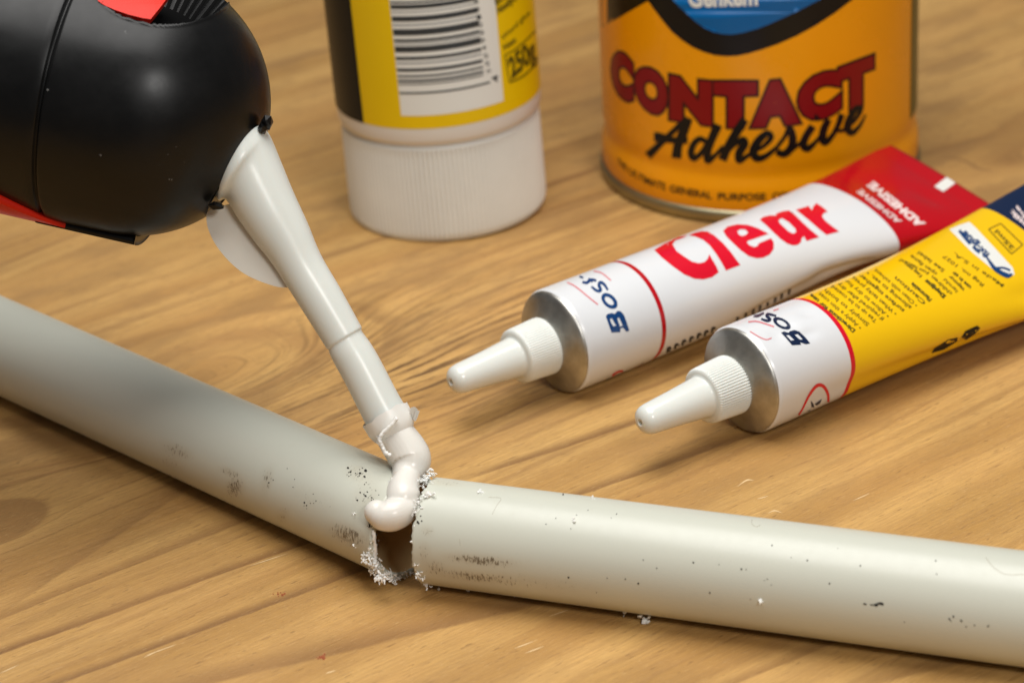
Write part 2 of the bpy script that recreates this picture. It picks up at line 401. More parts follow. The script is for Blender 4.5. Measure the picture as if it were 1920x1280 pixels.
# ------------------------------------------------------------------ sawn grey pipe (one pipe, cut nearly through and bent open)
PR, PW = 10.2, 1.35
dl = np.array([1., -1.])/math.sqrt(2); _a = math.radians(-20.78); dr = np.array([math.cos(_a), math.sin(_a)])
pl = np.array([dl[1], -dl[0]]); prr = np.array([dr[1], -dr[0]])
Hn = np.array([-14.4, -91.6])
CL = np.array([*(np.array([-113.03, -8.])+dl*129.0), PR]); CR = np.array([*(np.array([-19.22, -100.])+dr*1.9), PR])
pipe = thing('plastic_pipe', (CL[0], CL[1], 0), 'long grey plastic pipe sawn across the middle and bent open at the cut', 'pipe')
def tube(o, d, L_, n=120, ragged=.16):
    """hollow tube whose sawn end is at o; s runs away from the cut"""
    d, e1, e2 = basis(d); S = [0, .4, .8]+list(np.arange(1.2, 60, .8))+list(np.arange(60, L_, 2.5)); V = []; SA = []
    jag = [ragged*rng.normal() for _ in range(n)]
    for r, rev in ((PR, False), (PR-PW, True)):
        for s in S:
            for j in range(n):
                a = 2*math.pi*j/n; off = (jag[j] if s == 0 else 0); SA.append((s, PR*a, 0))
                V.append(np.asarray(o)+d*(s+off)+r*(e1*math.cos(a)+e2*math.sin(a)))
    m = len(S)*n; fs = grid_faces(len(S), n); fs += [f[::-1] for f in grid_faces(len(S), n, start=m)]
    fs += [((j+1) % n, j, m+j, m+(j+1) % n) for j in range(n)]
    b = (len(S)-1)*n; fs += [(b+j, b+(j+1) % n, m+b+(j+1) % n, m+b+j) for j in range(n)]
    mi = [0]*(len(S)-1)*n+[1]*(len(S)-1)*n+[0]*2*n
    return V, fs, mi, SA
LV, LF, LM, LS = tube(CL, (-dl[0], -dl[1], 0), 190); RV, RF, RM, RS = tube(CR, (dr[0], dr[1], 0), 165)
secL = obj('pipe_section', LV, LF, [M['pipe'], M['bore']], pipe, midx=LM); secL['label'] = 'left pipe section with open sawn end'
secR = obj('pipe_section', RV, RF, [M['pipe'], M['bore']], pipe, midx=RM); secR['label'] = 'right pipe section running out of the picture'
def grime_attr(o, V, SA, spots, nout):
    g = np.zeros(len(V), np.float32)
    for i, v in enumerate(V[:nout]):
        if SA[i][0] > 75: continue
        x, y = proj(v)
        for cx, cy, rx, ry, ang, st in spots:
            dx, dy = x-cx, y-cy; ca, sa = math.cos(ang), math.sin(ang); a = (dx*ca+dy*sa)/rx; b_ = (-dx*sa+dy*ca)/ry
            g[i] += st*math.exp(-(a*a+b_*b_)**1.5)
    at = o.data.attributes.new('grime', 'FLOAT', 'POINT'); at.data.foreach_set('value', np.clip(g, 0, 1.2))
    at = o.data.attributes.new('sa', 'FLOAT_VECTOR', 'POINT'); at.data.foreach_set('vector', np.array(SA, np.float32).ravel())
grime_attr(secL, LV, LS, [(332, 845, 30, 12, .35, .75), (320, 868, 26, 12, .4, .5), (430, 884, 20, 7, .3, .8), (440, 914, 17, 20, .3, 1.0), (500, 900, 11, 24, .2, .7), (530, 965, 12, 14, .3, .6), (652, 1003, 38, 19, .40, 1.0), (690, 930, 26, 40, .2, .45), (668, 885, 22, 16, .2, .6), (590, 935, 60, 22, .4, .3)], len(LV)//2)
grime_attr(secR, RV, RS, [(900, 1050, 66, 10, .10, 1.05), (880, 1080, 70, 9, .10, .75), (815, 1062, 18, 12, .1, .6), (800, 995, 14, 10, .1, .6), (795, 1035, 12, 20, 0, .6), (830, 905, 40, 6, .1, .5), (1000, 1090, 120, 14, .1, .4)], len(RV)//2)
# uncut web at the far side that still joins both halves
hw = np.array([*Hn, PR]); web = []
for s, rr in ((-2.5, 0), (0, 0), (2.5, 0)):
    web.append(hw+np.array([*(dr if s > 0 else dl), 0])*s*1.0-np.array([*(pl+prr), 0])/2*(-1.0))
obj('web', *sweep(web, [.9, 1.0, .9], 10), M['pipe'], pipe)
LB, RB = bvh_of(LV, LF), bvh_of(RV, RF)
# grime
marks('grime', blots(670, 885, 26, 18, 14, .9, 3)+blots(690, 930, 22, 25, 18, .7, 2.2)+blots(590, 940, 40, 20, 7, .7, 1.6)+blots(697, 975, 8, 26, 26, .8, 2.4)+blots(540, 905, 90, 40, 8, .6, 1.4), LB, M['speck'], secL, .03, 60)
marks('grime', blots(1100, 960, 200, 40, 9, .8, 1.8)+blots(1250, 1080, 240, 40, 14, .8, 2)+blots(1500, 1060, 260, 50, 12, .8, 2)+blots(785, 965, 8, 30, 14, .8, 2.4)+blots(1642, 1132, 22, 3, 6, 1.4, 3.2, .2, 2)+blots(1790, 1160, 90, 20, 8, 1, 2.4), RB, M['speck'], secR, .03, 60)
for p, wd in (([(916, 932), (939, 934), (931, 948), (923, 964)], 1.2), ([(1410, 973), (1410, 982), (1418, 987), (1426, 984)], 1.4), ([(1848, 1044), (1862, 1062), (1886, 1076), (1925, 1076)], 1.8),
              ([(797, 1003), (803, 996), (812, 995)], 1.3), ([(862, 1010), (863, 1022)], 1.0)):
    marks('hair_mark', [stroke2(p, wd)], RB, M['grime_soft'], secR, .04, 60)
# ragged white burrs along both cuts
_ico = bmesh.new(); bmesh.ops.create_icosphere(_ico, subdivisions=1, radius=1); ICV = np.array([v.co[:] for v in _ico.verts]); ICF = [tuple(v.index for v in f.verts) for f in _ico.faces]; _ico.free()
def chunk(p, r, el=1.3):
    A = rng.normal(size=(3, 3)); Q, _ = np.linalg.qr(A); s = r*np.array([1, 1+(el-1)*rng.random(), .5+.5*rng.random()])
    return [np.asarray(p)+(Q @ (v*s*(1+.25*rng.normal()))) for v in ICV], ICF
def shaving(p, r, ln, k=6):
    q = np.array(p, float); d = rng.normal(size=3); d /= np.linalg.norm(d); P_ = [q.copy()]
    for _ in range(k-1):
        d = d+rng.normal(size=3)*.6; d /= np.linalg.norm(d); q = q+d*ln/k; P_.append(q.copy())
    return sweep(P_, [r*(.5+rng.random()) for _ in P_], 5, noise=.3)
def clump(p, r, n, spread):
    return [shaving(np.asarray(p)+rng.normal(0, spread, 3), r*(.22+.3*rng.random()), r*(3+3*rng.random())) if rng.random() < .6 else chunk(np.asarray(p)+rng.normal(0, spread, 3), r*(.45+.7*rng.random()), 1.6) for _ in range(n)]
def rim(o, d, ang, r): 
    d, e1, e2 = basis(d); return np.asarray(o)+r*(e1*math.cos(ang)+e2*math.sin(ang))
def burrs(bv, spots, o):
    parts = []
    for x, y, r, n, sp in spots:
        p, nn = hit(bv, x, y)
        if p is None: p = at_depth(x, y, o)
        parts += clump(p+(CAM-p)/np.linalg.norm(CAM-p)*.3, r, n, sp)
    return parts
bl = burrs(LB, [(690, 1042, .36, 14, .5), (684, 1046, .3, 8, .4), (700, 1054, .36, 16, .5), (697, 1064, .26, 10, .4), (706, 1070, .36, 16, .55), (712, 1082, .34, 16, .45), (722, 1084, .28, 12, .4), (738, 1084, .24, 10, .4), (704, 1020, .24, 6, .35), (706, 1000, .2, 5, .3), (684, 1044, .22, 6, .3), (663, 963, .2, 3, .2), (665, 1020, .22, 4, .25), (712, 965, .2, 6, .4), (699, 955, .18, 6, .5), (735, 905, .18, 6, .6)], 492)
def rimpt(c, d, p, ang, r): return np.asarray(c)+np.array([*p, 0])*r*math.cos(ang)-np.array([0, 0, 1.])*r*math.sin(ang)
for k in range(110):      # crumbly lip of the open end: near side (0 deg) round to the bottom and beyond
    a = math.radians(rng.uniform(8, 118)); r = PR-PW*rng.random()*1.05+.15; p = rimpt(CL, dl, pl, a, r)+np.array([*dl, 0])*(rng.random()*.6)
    bl.append(shaving(p, .07+.09*rng.random(), .6+.9*rng.random(), 5) if k % 3 else chunk(p, .08+.14*rng.random()**2, 2.5))
for k in range(26):
    a = math.radians(rng.uniform(-35, 60)); p = rimpt(CL, dl, pl, a, PR+.05)+np.array([*dl, 0])*(rng.normal()*.25)
    bl.append(shaving(p, .06+.06*rng.random(), .5+.6*rng.random(), 4))
obj('burr', *join(bl), M['burr'], secL, smooth=False)['kind'] = 'stuff'
br_ = burrs(RB, [(786, 1072, .24, 9, .35), (790, 1082, .3, 10, .35), (797, 1094, .26, 8, .3), (803, 1098, .2, 5, .25), (779, 1060, .18, 5, .3), (806, 887, .26, 16, .4), (800, 896, .26, 16, .4), (795, 903, .26, 14, .4), (809, 882, .22, 8, .3), (796, 915, .3, 5, .3), (801, 928, .34, 6, .3), (790, 935, .2, 8, .4), (784, 948, .2, 8, .35), (779, 962, .18, 8, .35), (776, 972, .2, 8, .35), (811, 905, .18, 2, .1), (772, 1013, .15, 2, .1)], 495)
for k in range(26):
    a = math.radians(rng.choice([rng.uniform(-85, -25), rng.uniform(60, 85)])); p = rimpt(CR, dr, prr, a, PR)+np.array([*dr, 0])*(abs(rng.normal())*.22)
    br_.append(chunk(p, .07+.09*rng.random(), 1.8))
obj('burr', *join(br_), M['burr'], secR, smooth=False)['kind'] = 'stuff'
# thin white sawn lip on the left half (peeled strip)
P = [hit(LB, x, y)[0] for x, y in ((700, 993), (701, 1008), (703, 1024), (702, 1040), (703, 1056))]
P = [p for p in P if p is not None]
obj('peeled_strip', *sweep(catmull(np.array(P)+(CAM-P[0])/np.linalg.norm(CAM-P[0])*.25, 5), .38, 8, noise=.25), M['burr'], secL)

# ------------------------------------------------------------------ sealant applicator
AZ = 500.0
def A_(x, y, dz=0.): return at_depth(x, y, AZ+dz)
HC = A_(255, 190, 4); HR = 252/F*(AZ+4)
axis_b = RIGHT*(-.976)+UP*.22+FW*.06; axis_b /= np.linalg.norm(axis_b)
gun = thing('sealant_applicator', tuple(HC-np.array([0, 0, HR])), 'black round-nosed sealant applicator with red trim and long white nozzle', 'sealant gun')
prof = []
for t in np.linspace(0.02, math.pi/2, 130): prof.append((-HR*math.cos(t), HR*math.sin(t)))
for s in np.linspace(.6, 10.6, 16): prof.append((s, HR+.02*s))
prof += [(11.0, HR+.2), (11.25, HR-.1), (11.5, HR-.75), (11.85, HR-.8), (12.1, HR-.2), (12.4, HR), (14, HR-.1)]
for s in np.linspace(18, 78, 20): prof.append((s, HR-.1-.012*(s-14)))
prof += [(82, HR-2.5), (84, HR-6)]
BV, BF = lathe(HC, axis_b, prof, 420, caps=(True, True))
BB0 = bvh_of(BV, BF)
BV2 = []; RD = RIGHT*.81-UP*.58; RD /= np.linalg.norm(RD)
for v in BV:                       # moulded pocket in the top of the nose
    x, y = proj(v); q = math.hypot((x-311)/129, (y+25)/72); f = (CAM-v) @ (v-HC)
    if q < 1.06 and f > 0:
        t = min(1, max(0, (1.0-q)/.10)); t = t*t*(3-2*t); dd = (HC-v)/np.linalg.norm(HC-v)
        lip = .35*math.exp(-((q-1.0)/.03)**2)
        v = v+dd*(7.0*t)-dd*lip*(1-t)
    k = (v-HC)@RD-HR*231/252
    if k > 0: v = v-RD*k
    BV2.append(v)
bmi = []
for f in BF:
    v = np.mean([BV[i] for i in f[:4]], 0); x, y = proj(v); bmi.append(1 if math.hypot((x-311)/129, (y+25)/72) < .985 and (CAM-v) @ (v-HC) > 0 else 0)
body = obj('nose', BV2, BF, [M['black'], M['blackdeep']], gun, midx=bmi)
def plate(name, pts, m, thick, lift, bv=BB0, parent=gun, step=10):
    v, f = poly2(pts); v, f = refine(v, f, step); T, tf = drape(v, f, bv, lift); Bo, bf = drape(v, f, bv, lift-thick)
    n = len(T); cnt = {}
    for q in tf:
        for a, b_ in zip(q, q[1:]+q[:1]): cnt[(a, b_)] = 1
    sides = [(a, b_, b_+n, a+n) for (a, b_) in cnt if (b_, a) not in cnt]
    return obj(name, T+Bo, list(tf)+[tuple(i+n for i in q[::-1]) for q in bf]+sides, m, parent, smooth=False)
plate('red_lever', [(182, -4), (184, 4), (196, 12), (214, 20), (240, 29), (268, 36), (282, 38), (300, 16), (318, -8), (330, -40), (250, -60), (190, -40)], M['red'], 1.6, .25)
def shell(name, s0, s1, lo, hi, m, r, thick=1.0, ns=40, na=20):
    d, _, _ = basis(axis_b); toc = CAM-HC; e1 = toc-d*(toc@d); e1 /= np.linalg.norm(e1); e2 = np.cross(d, e1)
    if e2[2] > 0: e2 = -e2
    V = []
    for rr in (r, r-thick):
        for i in range(ns):
            s = s0+(s1-s0)*i/(ns-1)
            for j in range(na):
                t = i/(ns-1); a0, a1 = lo(t), hi(t); a = math.radians(a0+(a1-a0)*j/(na-1)); V.append(HC+d*s+rr*(e1*math.cos(a)+e2*math.sin(a)))
    m_ = ns*na; fs = grid_faces(ns, na, False)+[f[::-1] for f in grid_faces(ns, na, False, m_)]
    for i in range(ns-1):
        for j in (0, na-1): a = i*na+j; fs.append((a, a+na, a+na+m_, a+m_))
    for j in range(na-1):
        for i in (0, ns-1): a = i*na+j; fs.append((a, a+1, a+1+m_, a+m_))
    return obj(name, V, fs, m, gun)
shell('red_trim', 6.5, 60, lambda t: 86-30*min(1, t*3.2)**.8, lambda t: 96+24*min(1, t*4), M['red'], HR+1.0, 1.6)
shell('black_trim', -6, 13.5, lambda t: 84-2*t, lambda t: 120, M['black'], HR+1.2, 1.8)
# nozzle
nl_ = [(398, 345), (408, 375), (424, 375), (447, 411), (478, 454), (509, 493), (540, 540), (576, 596), (611, 651), (612.5, 653.5), (616, 656), (617, 661), (626, 680), (648, 720), (679, 782), (692, 809), (698, 818)]
nr_ = [(478, 215), (500, 245), (510, 262), (529, 308), (550, 359), (576, 416), (602, 478), (638, 540), (677, 611), (678.5, 614), (677.5, 617), (680, 623), (693, 640), (736-25, 670), (745, 735), (763, 766), (768, 777)]
V = []; NS = 64
NL, NRr = [], []
for i in range(len(nl_)):
    l, r_ = np.array(nl_[i], float), np.array(nr_[i], float); NL.append(l); NRr.append(r_)
def dens(Q, lo, hi, k): return catmull(np.array(Q[lo:hi]), k)
NLd = np.vstack([dens(NL, 0, 9, 5), dens(NL, 9, 12, 2), dens(NL, 12, 17, 5)]); NRd = np.vstack([dens(NRr, 0, 9, 5), dens(NRr, 9, 12, 2), dens(NRr, 12, 17, 5)])
for l, r_ in zip(NLd, NRd):
    Lp, Rp = A_(*l), A_(*r_); c_ = (Lp+Rp)/2; e = (Rp-Lp)/2; rr = np.linalg.norm(e)
    for j in range(NS):
        a = 2*math.pi*j/NS; V.append(c_+e*math.cos(a)+FW*rr*math.sin(a))
nf = grid_faces(len(NLd), NS); nf.append(tuple(range((len(NLd)-1)*NS, len(NLd)*NS)))
noz = obj('nozzle', V, nf, M['nozzle'], gun)
cen2 = np.array([A_(712, 758), A_(722, 777), A_(733, 797)])
marks('dust', blots(236, 60, 3, 3, 2, 1.5, 2.5)+blots(90, 168, 3, 3, 2, 1.5, 2.5)+blots(187, 288, 4, 4, 2, 1, 2)+blots(322, 335, 8, 6, 3, .8, 1.8)+blots(300, 300, 90, 70, 5, .5, 1.1), BB0, M['dust'], gun, .03, 60)
# nozzle collar, clips, wing
rd = RIGHT*.81-UP*.58; rd /= np.linalg.norm(rd)
_, c1, c2 = basis(rd); cc = HC+RD*(HR*231/252-.1)
ringp = [cc+9.9*(c1*math.cos(t)+c2*math.sin(t)) for t in np.linspace(0, 2*math.pi, 73)]
obj('collar', *sweep(ringp, .4, 10, ends=False), M['black'], gun)
def lump(name, px, py, sz, m, parent):
    v = [A_(px, py, -4)+(ICV[i]*sz)@np.array([RIGHT, UP, FW])*(1+.15*rng.normal()) for i in range(len(ICV))]
    return obj(name, v, ICF, m, parent, smooth=False)
lump('clip', 500, 228, np.array([1.2, 1.6, 2.2]), M['black'], gun); lump('clip', 493, 241, np.array([1.0, 1.2, 2.0]), M['black'], gun); lump('clip', 406, 386, np.array([1.6, .9, 2.]), M['black'], gun)
wp = [(440, 380), (410, 388), (391, 396), (387, 405), (390, 428), (404, 458), (428, 488), (458, 513), (495, 530), (530, 539), (552, 532), (540, 500), (500, 430), (470, 390)]
def flat(pts, dz, thick):
    pts = [tuple(p) for p in pts]
    n = len(pts); V = [A_(x, y, dz-thick/2) for x, y in pts]+[A_(x, y, dz+thick/2) for x, y in pts]
    return V, [tuple(range(n)), tuple(range(n, 2*n))[::-1]]+[(i, (i+1) % n, n+(i+1) % n, n+i) for i in range(n)]
ws = catmull(np.array(wp), 4)
obj('wing', *flat(ws, 1.0, 1.1), M['wing'], noz, smooth=False)
# torn skin of dried sealant round the nozzle mouth
ad = cen2[-1]-cen2[-3]; ad /= np.linalg.norm(ad); _, k1, k2 = basis(ad); tipc = cen2[-1]
V = []; nn = 80
for row, (s, r) in enumerate(((-2.6, 4.72), (-1.6, 4.8), (0., 4.75), (1.4, 4.3), (2.0, 3.9))):
    for j in range(nn):
        a = 2*math.pi*j/nn; wob = .30*math.sin(2*a+1)+.12*math.sin(7*a)+.06*math.sin(13*a+2)
        V.append(tipc+ad*(s+(wob if row == 0 else .5*wob*(row == 1)))+(r+(.5*abs(wob) if row == 0 else 0))*(k1*math.cos(a)+k2*math.sin(a)))
obj('dried_skin', V, grid_faces(5, nn), M['skin'], noz)
def flap(pts, th=.35):
    V = [A_(*p) for p in pts]; n = len(V); toc = (CAM-V[0]); toc /= np.linalg.norm(toc)
    V2 = V+[v-toc*th for v in V]
    return V2, [tuple(range(n)), tuple(range(n, 2*n))[::-1]]+[(i, (i+1) % n, n+(i+1) % n, n+i) for i in range(n)]
obj('dried_skin', *join([flap([(768, 772, -2), (770, 764, -3), (777, 762, -3.5), (783, 767, -3), (781, 775, -2), (775, 788, -1)]), flap([(779, 768, -3), (787, 770, -4), (783, 782, -3.4), (779, 790, -2), (774, 786, -1.5)]), flap([(694, 820, -1), (702, 817, -3), (716, 818, -4.6), (718, 828, -4.8), (712, 836, -4), (702, 826, -2)])]), M['skin'], noz, smooth=False)
obj('dried_skin', *sweep(catmull(np.array([A_(745, 783, -5.3), A_(733, 797, -5.4), A_(718, 812, -5.3), A_(712, 824, -5.3), A_(717, 838, -5.2), A_(722, 848, -5.2), A_(733, 854, -5.3)]), 8), .42, 8, noise=.18), M['skin'], noz)

# ------------------------------------------------------------------ sealant bead
def bead_part(pts):
    P = np.array([at_depth(x, y, z) for x, y, r, z in pts]); r = np.array([[q[2]/F*q[3], 0] for q in pts])
    Pc = catmull(P, 8); rc = catmull(r, 8)[:, 0]; V, f = sweep(Pc, rc, 28)
    sph = []
    for i in (0, -1):
        for q in (Pc[i],):
            bm = bmesh.new(); bmesh.ops.create_uvsphere(bm, u_segments=20, v_segments=12, radius=float(rc[i])*.99)
            sph.append(([q+np.array(v.co[:]) for v in bm.verts], [tuple(v.index for v in fc.verts) for fc in bm.faces])); bm.free()
    return [(V, f)]+sph
b1 = bead_part([(735, 806, 36, 500), (747, 824, 38, 499.5), (762, 846, 40, 499.3), (769, 863, 40, 499), (766, 881, 34, 498), (758, 897, 25, 496.5)])
b2 = bead_part([(764, 893, 24, 496.5), (760, 905, 27.5, 495), (756, 920, 31, 493.5), (757, 936, 33, 492.3), (762, 950, 27, 491.6)])
b3 = bead_part([(766, 944, 22, 492), (754, 956, 29, 490.8), (737, 964, 31.5, 490), (722, 966, 30, 489.8), (712, 963, 27, 489.9), (706, 960, 24, 490)])
hs, _n = hit(RB, 803, 927)
b4 = [(ICV*np.array([.9, 1.1, .9])+hs, ICF)] if hs is not None else []
hs, _n = hit(RB, 797, 915)
if hs is not None: b4.append((ICV*np.array([.8, .7, .8])+hs, ICF))
def remeshed(parts, name, m, vox, it, label, cat):
    V, fs = join(parts); o = obj(name, V, fs, m, origin=plane(745, 1000, 17))
    md = o.modifiers.new('r', 'REMESH'); md.mode = 'VOXEL'; md.voxel_size = vox*MM; md.use_smooth_shade = True
    sm = o.modifiers.new('s', 'SMOOTH'); sm.iterations = it; sm.factor = .5
    dg = bpy.context.evaluated_depsgraph_get(); me = bpy.data.meshes.new_from_object(o.evaluated_get(dg))
    me.polygons.foreach_set('use_smooth', np.full(len(me.polygons), True))
    o.modifiers.clear(); o.data = me; props(o, label, cat); return o
remeshed(b1+b2+b3+b4, 'sealant_bead', M['sealant'], .2, 3, 'off-white sealant squeezed from the nozzle, folded over the pipe cut', 'sealant')

# ------------------------------------------------------------------ glue bottle standing on its white cap
BC = np.array([-14., 82., 0.]); Z1 = np.array([0, 0, 1.])
bot = thing('glue_bottle', tuple(BC), 'yellow and black glue bottle standing upside down on its ribbed white cap', 'glue bottle')
NR = 130; cz = [(0, 22.8), (.25, 23.9), (.8, 24.6), (1.6, 24.95), (2.6, 25.05), (8, 25.05), (15, 25.0), (22, 24.95), (24.2, 24.9), (24.8, 24.75), (25.4, 24.3), (25.6, 23.6)]
obj('cap', *lathe(BC, Z1, cz, NR*6, rib=lambda k, s, a: (.8*(.5+.5*math.cos(NR*a))**1.5 if 2 <= k <= 8 else 0), caps=(True, True)), M['capwhite'], bot)
bprof = [(25.0, 23.4), (25.9, 24.6), (26.6, 25.25), (27.6, 25.55), (30, 25.6)]+[(z, 25.65) for z in np.linspace(31, 120, 30)]+[(126, 24.9), (130, 22.8), (132, 19)]
obj('bottle_body', *lathe(BC, Z1, bprof, 160, caps=(False, True)), M['bodywhite'], bot)
BR = 25.65
CY = lathe(BC, Z1, [(z, BR) for z in np.linspace(-5, 150, 60)], 240); BOTB = bvh_of(*CY)
tl_ = math.radians(-1.4); bot.rotation_euler = (0, tl_, 0)
XF[id(BOTB)] = (BC, np.array([[math.cos(tl_), 0, math.sin(tl_)], [0, 1, 0], [-math.sin(tl_), 0, math.cos(tl_)]]))
def az_of(px, bv, c):
    p, _ = hit(bv, *px); return math.atan2(p[1]-c[1], p[0]-c[0]), p[2]
def patch(name, c, R, a0, a1, z0, z1, m, parent, na=60, nz=8):
    V = [(c[0]+R*math.cos(a), c[1]+R*math.sin(a), z) for z in np.linspace(z0, z1, nz) for a in np.linspace(a0, a1, na)]
    return obj(name, V, grid_faces(nz, na, False), m, parent)
lz = az_of((790, 242), BOTB, BC)[1]
lab = obj('label', *lathe(BC, Z1, [(z, BR+.06) for z in np.linspace(lz, 119, 20)], 160), M['yellow'], bot)
aB = az_of((681, 215), BOTB, BC)[0]
lab_b = patch('black_panel', BC, BR+.10, aB-math.radians(110), aB, lz, 119, M['ink'], bot)
LABB = BOTB
aw0, _ = az_of((752, 212), BOTB, BC); aw1, _ = az_of((942, 166), BOTB, BC); wz = az_of((790, 217), BOTB, BC)[1]
panel = patch('barcode_panel', BC, BR+.10, aw0, aw1, wz, 105, M['paper'], bot)
ab0, _ = az_of((749, 172), BOTB, BC)
ab1, _ = az_of((905, 125), BOTB, BC)
def crop_b(y): return y/2.667
xl = lambda y: 580+(398+(454-398)*y/470)/2.667
def zbar(y): return az_of((xl(y), crop_b(y)), BOTB, BC)[1]
bars = [(-60, -44, 0), (-34, -20, 1), (8, 17, 0), (24, 46, 0), (58, 64, 1), (82, 108, 0), (122, 130, 1), (146, 178, 0), (196, 210, 0), (216, 222, 1), (232, 262, 0), (284, 300, 0), (312, 320, 1), (342, 358, 0), (376, 386, 0), (398, 410, 0), (418, 424, 0), (460, 470, 2)]
for y0, y1, kd in bars:
    za, zb = zbar(y1), zbar(y0)
    patch('bar', BC, BR+.15, ab0, ab1+(math.radians(3.5) if kd == 2 else 0), za, zb, M['bargrey'] if kd == 1 else M['barink'], panel, 30, 2)
pbar = [(az_of((xl(y), crop_b(y)), BOTB, BC)[1]) for y in (120, 480)]
TXT = []
for i, ch in enumerate('8010694002'):
    y = 5+i*14.5; x = 897+i*2.6
    TXT.append(text_quad(ch, (x, y+1), (x-2.5, y-7), (x-7.5, y+3.5), .01))
TXT.append(text_quad('4', (936, 152), (932, 140), (924, 156), .02))
marks('digits', TXT, BOTB, M['barink'], panel, .16, 8)
T2 = [text_quad('250g', (958, 148), (1006, 106), (950, 112), .045)]
T2.append(text_quad('Nett', (945, 95), (968, 78), (942, 85), .03)); T2.append(text_quad('Wood glue', (941, 77), (993, 27), (939, 68), .02)); T2.append(text_quad('Houtlym', (933, 28), (970, -2), (930, 14), .04)); T2.append(text_quad('Bond', (929, 11), (960, -12), (926, 0), .04))
T2.append(stroke2([(955, 155), (975, 146), (992, 133), (1006, 117)], 3)); T2.append(stroke2([(946, 104), (962, 95), (985, 76), (1003, 58)], 2.5)); T2.append(stroke2([(946, 104), (955, 155)], 2))
marks('lettering', T2, BOTB, M['olive'], bot, .12, 8)

# ------------------------------------------------------------------ contact adhesive tin
TC = np.array([67., 97.5, 0.])
tin = thing('adhesive_tin', tuple(TC), 'round orange, black and blue tin of contact adhesive standing behind the tubes', 'tin')
TR = 40.2
tprof = [(3.6, TR+.35), (4.2, TR+.55), (8.5, TR+.5), (10, TR+.3), (11.6, TR-.25), (13, TR-.45), (14.6, TR-.2), (16, TR)]+[(z, TR) for z in np.linspace(18, 100, 30)]+[(102, TR+.2)]
obj('tin_wall', *lathe(TC, Z1, tprof, 220), M['orange'], tin)
obj('bottom_rim', *lathe(TC, Z1, [(.9, 37.6), (.25, 38.4), (0, 39.4), (.15, 40.6), (.7, 41.25), (1.6, 41.4), (2.8, 41.3), (3.5, 40.9), (3.7, 40.3)], 220, caps=(True, False)), M['tinmetal'], tin)
obj('lid_rim', *lathe(TC, Z1, [(101.5, 40.6), (102, 41.3), (104.5, 41.3), (105, 40.6), (104.5, 39.9), (102, 39.6), (101.8, 30)], 160, caps=(False, True)), M['tinmetal'], tin)
TINB = bvh_of(*lathe(TC, Z1, tprof[1:], 360))
marks('black_band', [poly2([(1105, 64), (1165, 31), (1215, 2), (1228, 20), (1244, 41), (1260, 60), (1279, 76), (1299, 89), (1320, 98), (1340, 104), (1361, 106), (1382, 105), (1402, 101), (1430, 93), (1461, 82), (1495, 67), (1530, 48), (1565, 25), (1598, 0), (1635, -35), (1660, -80), (1670, -200), (1105, -200)])], TINB, M['tinblack'], tin, .05, 12)
marks('blue_disc', [poly2([(1245, -30), (1262, 0), (1274, 13), (1286, 24), (1303, 40), (1320, 52), (1337, 60), (1354, 64), (1373, 65), (1392, 62), (1418, 55), (1444, 45), (1490, 24), (1537, 0), (1580, -40), (1600, -100), (1590, -180), (1240, -180), (1232, -90)])], TINB, M['tinblue'], tin, .09, 12)
cap_top = ([1140, 1165, 1204, 1256, 1310, 1370, 1450, 1510, 1552, 1575, 1639, 1650], [84, 97, 123, 141, 151, 156, 152, 144, 134, 127, 103, 98])
cap_bot = ([1140, 1178, 1234, 1263, 1335, 1370, 1450, 1530, 1600, 1650], [170, 191, 218, 226, 236, 240, 238, 226, 204, 186])
def word(letters, top, botc, bold, extra=0.):
    out = []
    for ch, x0, x1 in letters:
        v0, _ = glyphs(ch, bold); lo, hi = bbox(v0); v, f = glyphs(ch, bold+extra)
        q = []
        for x, y in v:
            X = x0+(x1-x0)*(x-lo[0])/(hi[0]-lo[0]); t = (y-lo[1])/(hi[1]-lo[1]); q.append((X, float(np.interp(X, *botc)*(1-t)+np.interp(X, *top)*t)))
        out.append((q, f))
    return out
CW = [('C', 1146, 1188), ('O', 1190, 1252), ('N', 1256, 1335), ('T', 1338, 1419), ('A', 1408, 1500), ('C', 1496, 1577), ('T', 1572, 1638)]
marks('lettering', word(CW, cap_top, cap_bot, .075, .04), TINB, M['tinblack'], tin, .05, 10, 'black outline of the word CONTACT')
marks('lettering', word(CW, cap_top, cap_bot, .075), TINB, M['crimson'], tin, .10, 10, 'crimson word CONTACT')
c7 = lambda pts: crop(pts, 5.567, 1130, 80); c8 = lambda pts: crop(pts, 5.567, 1390, 80)
k5 = 1/5.567
BOLD[0] = 1.5
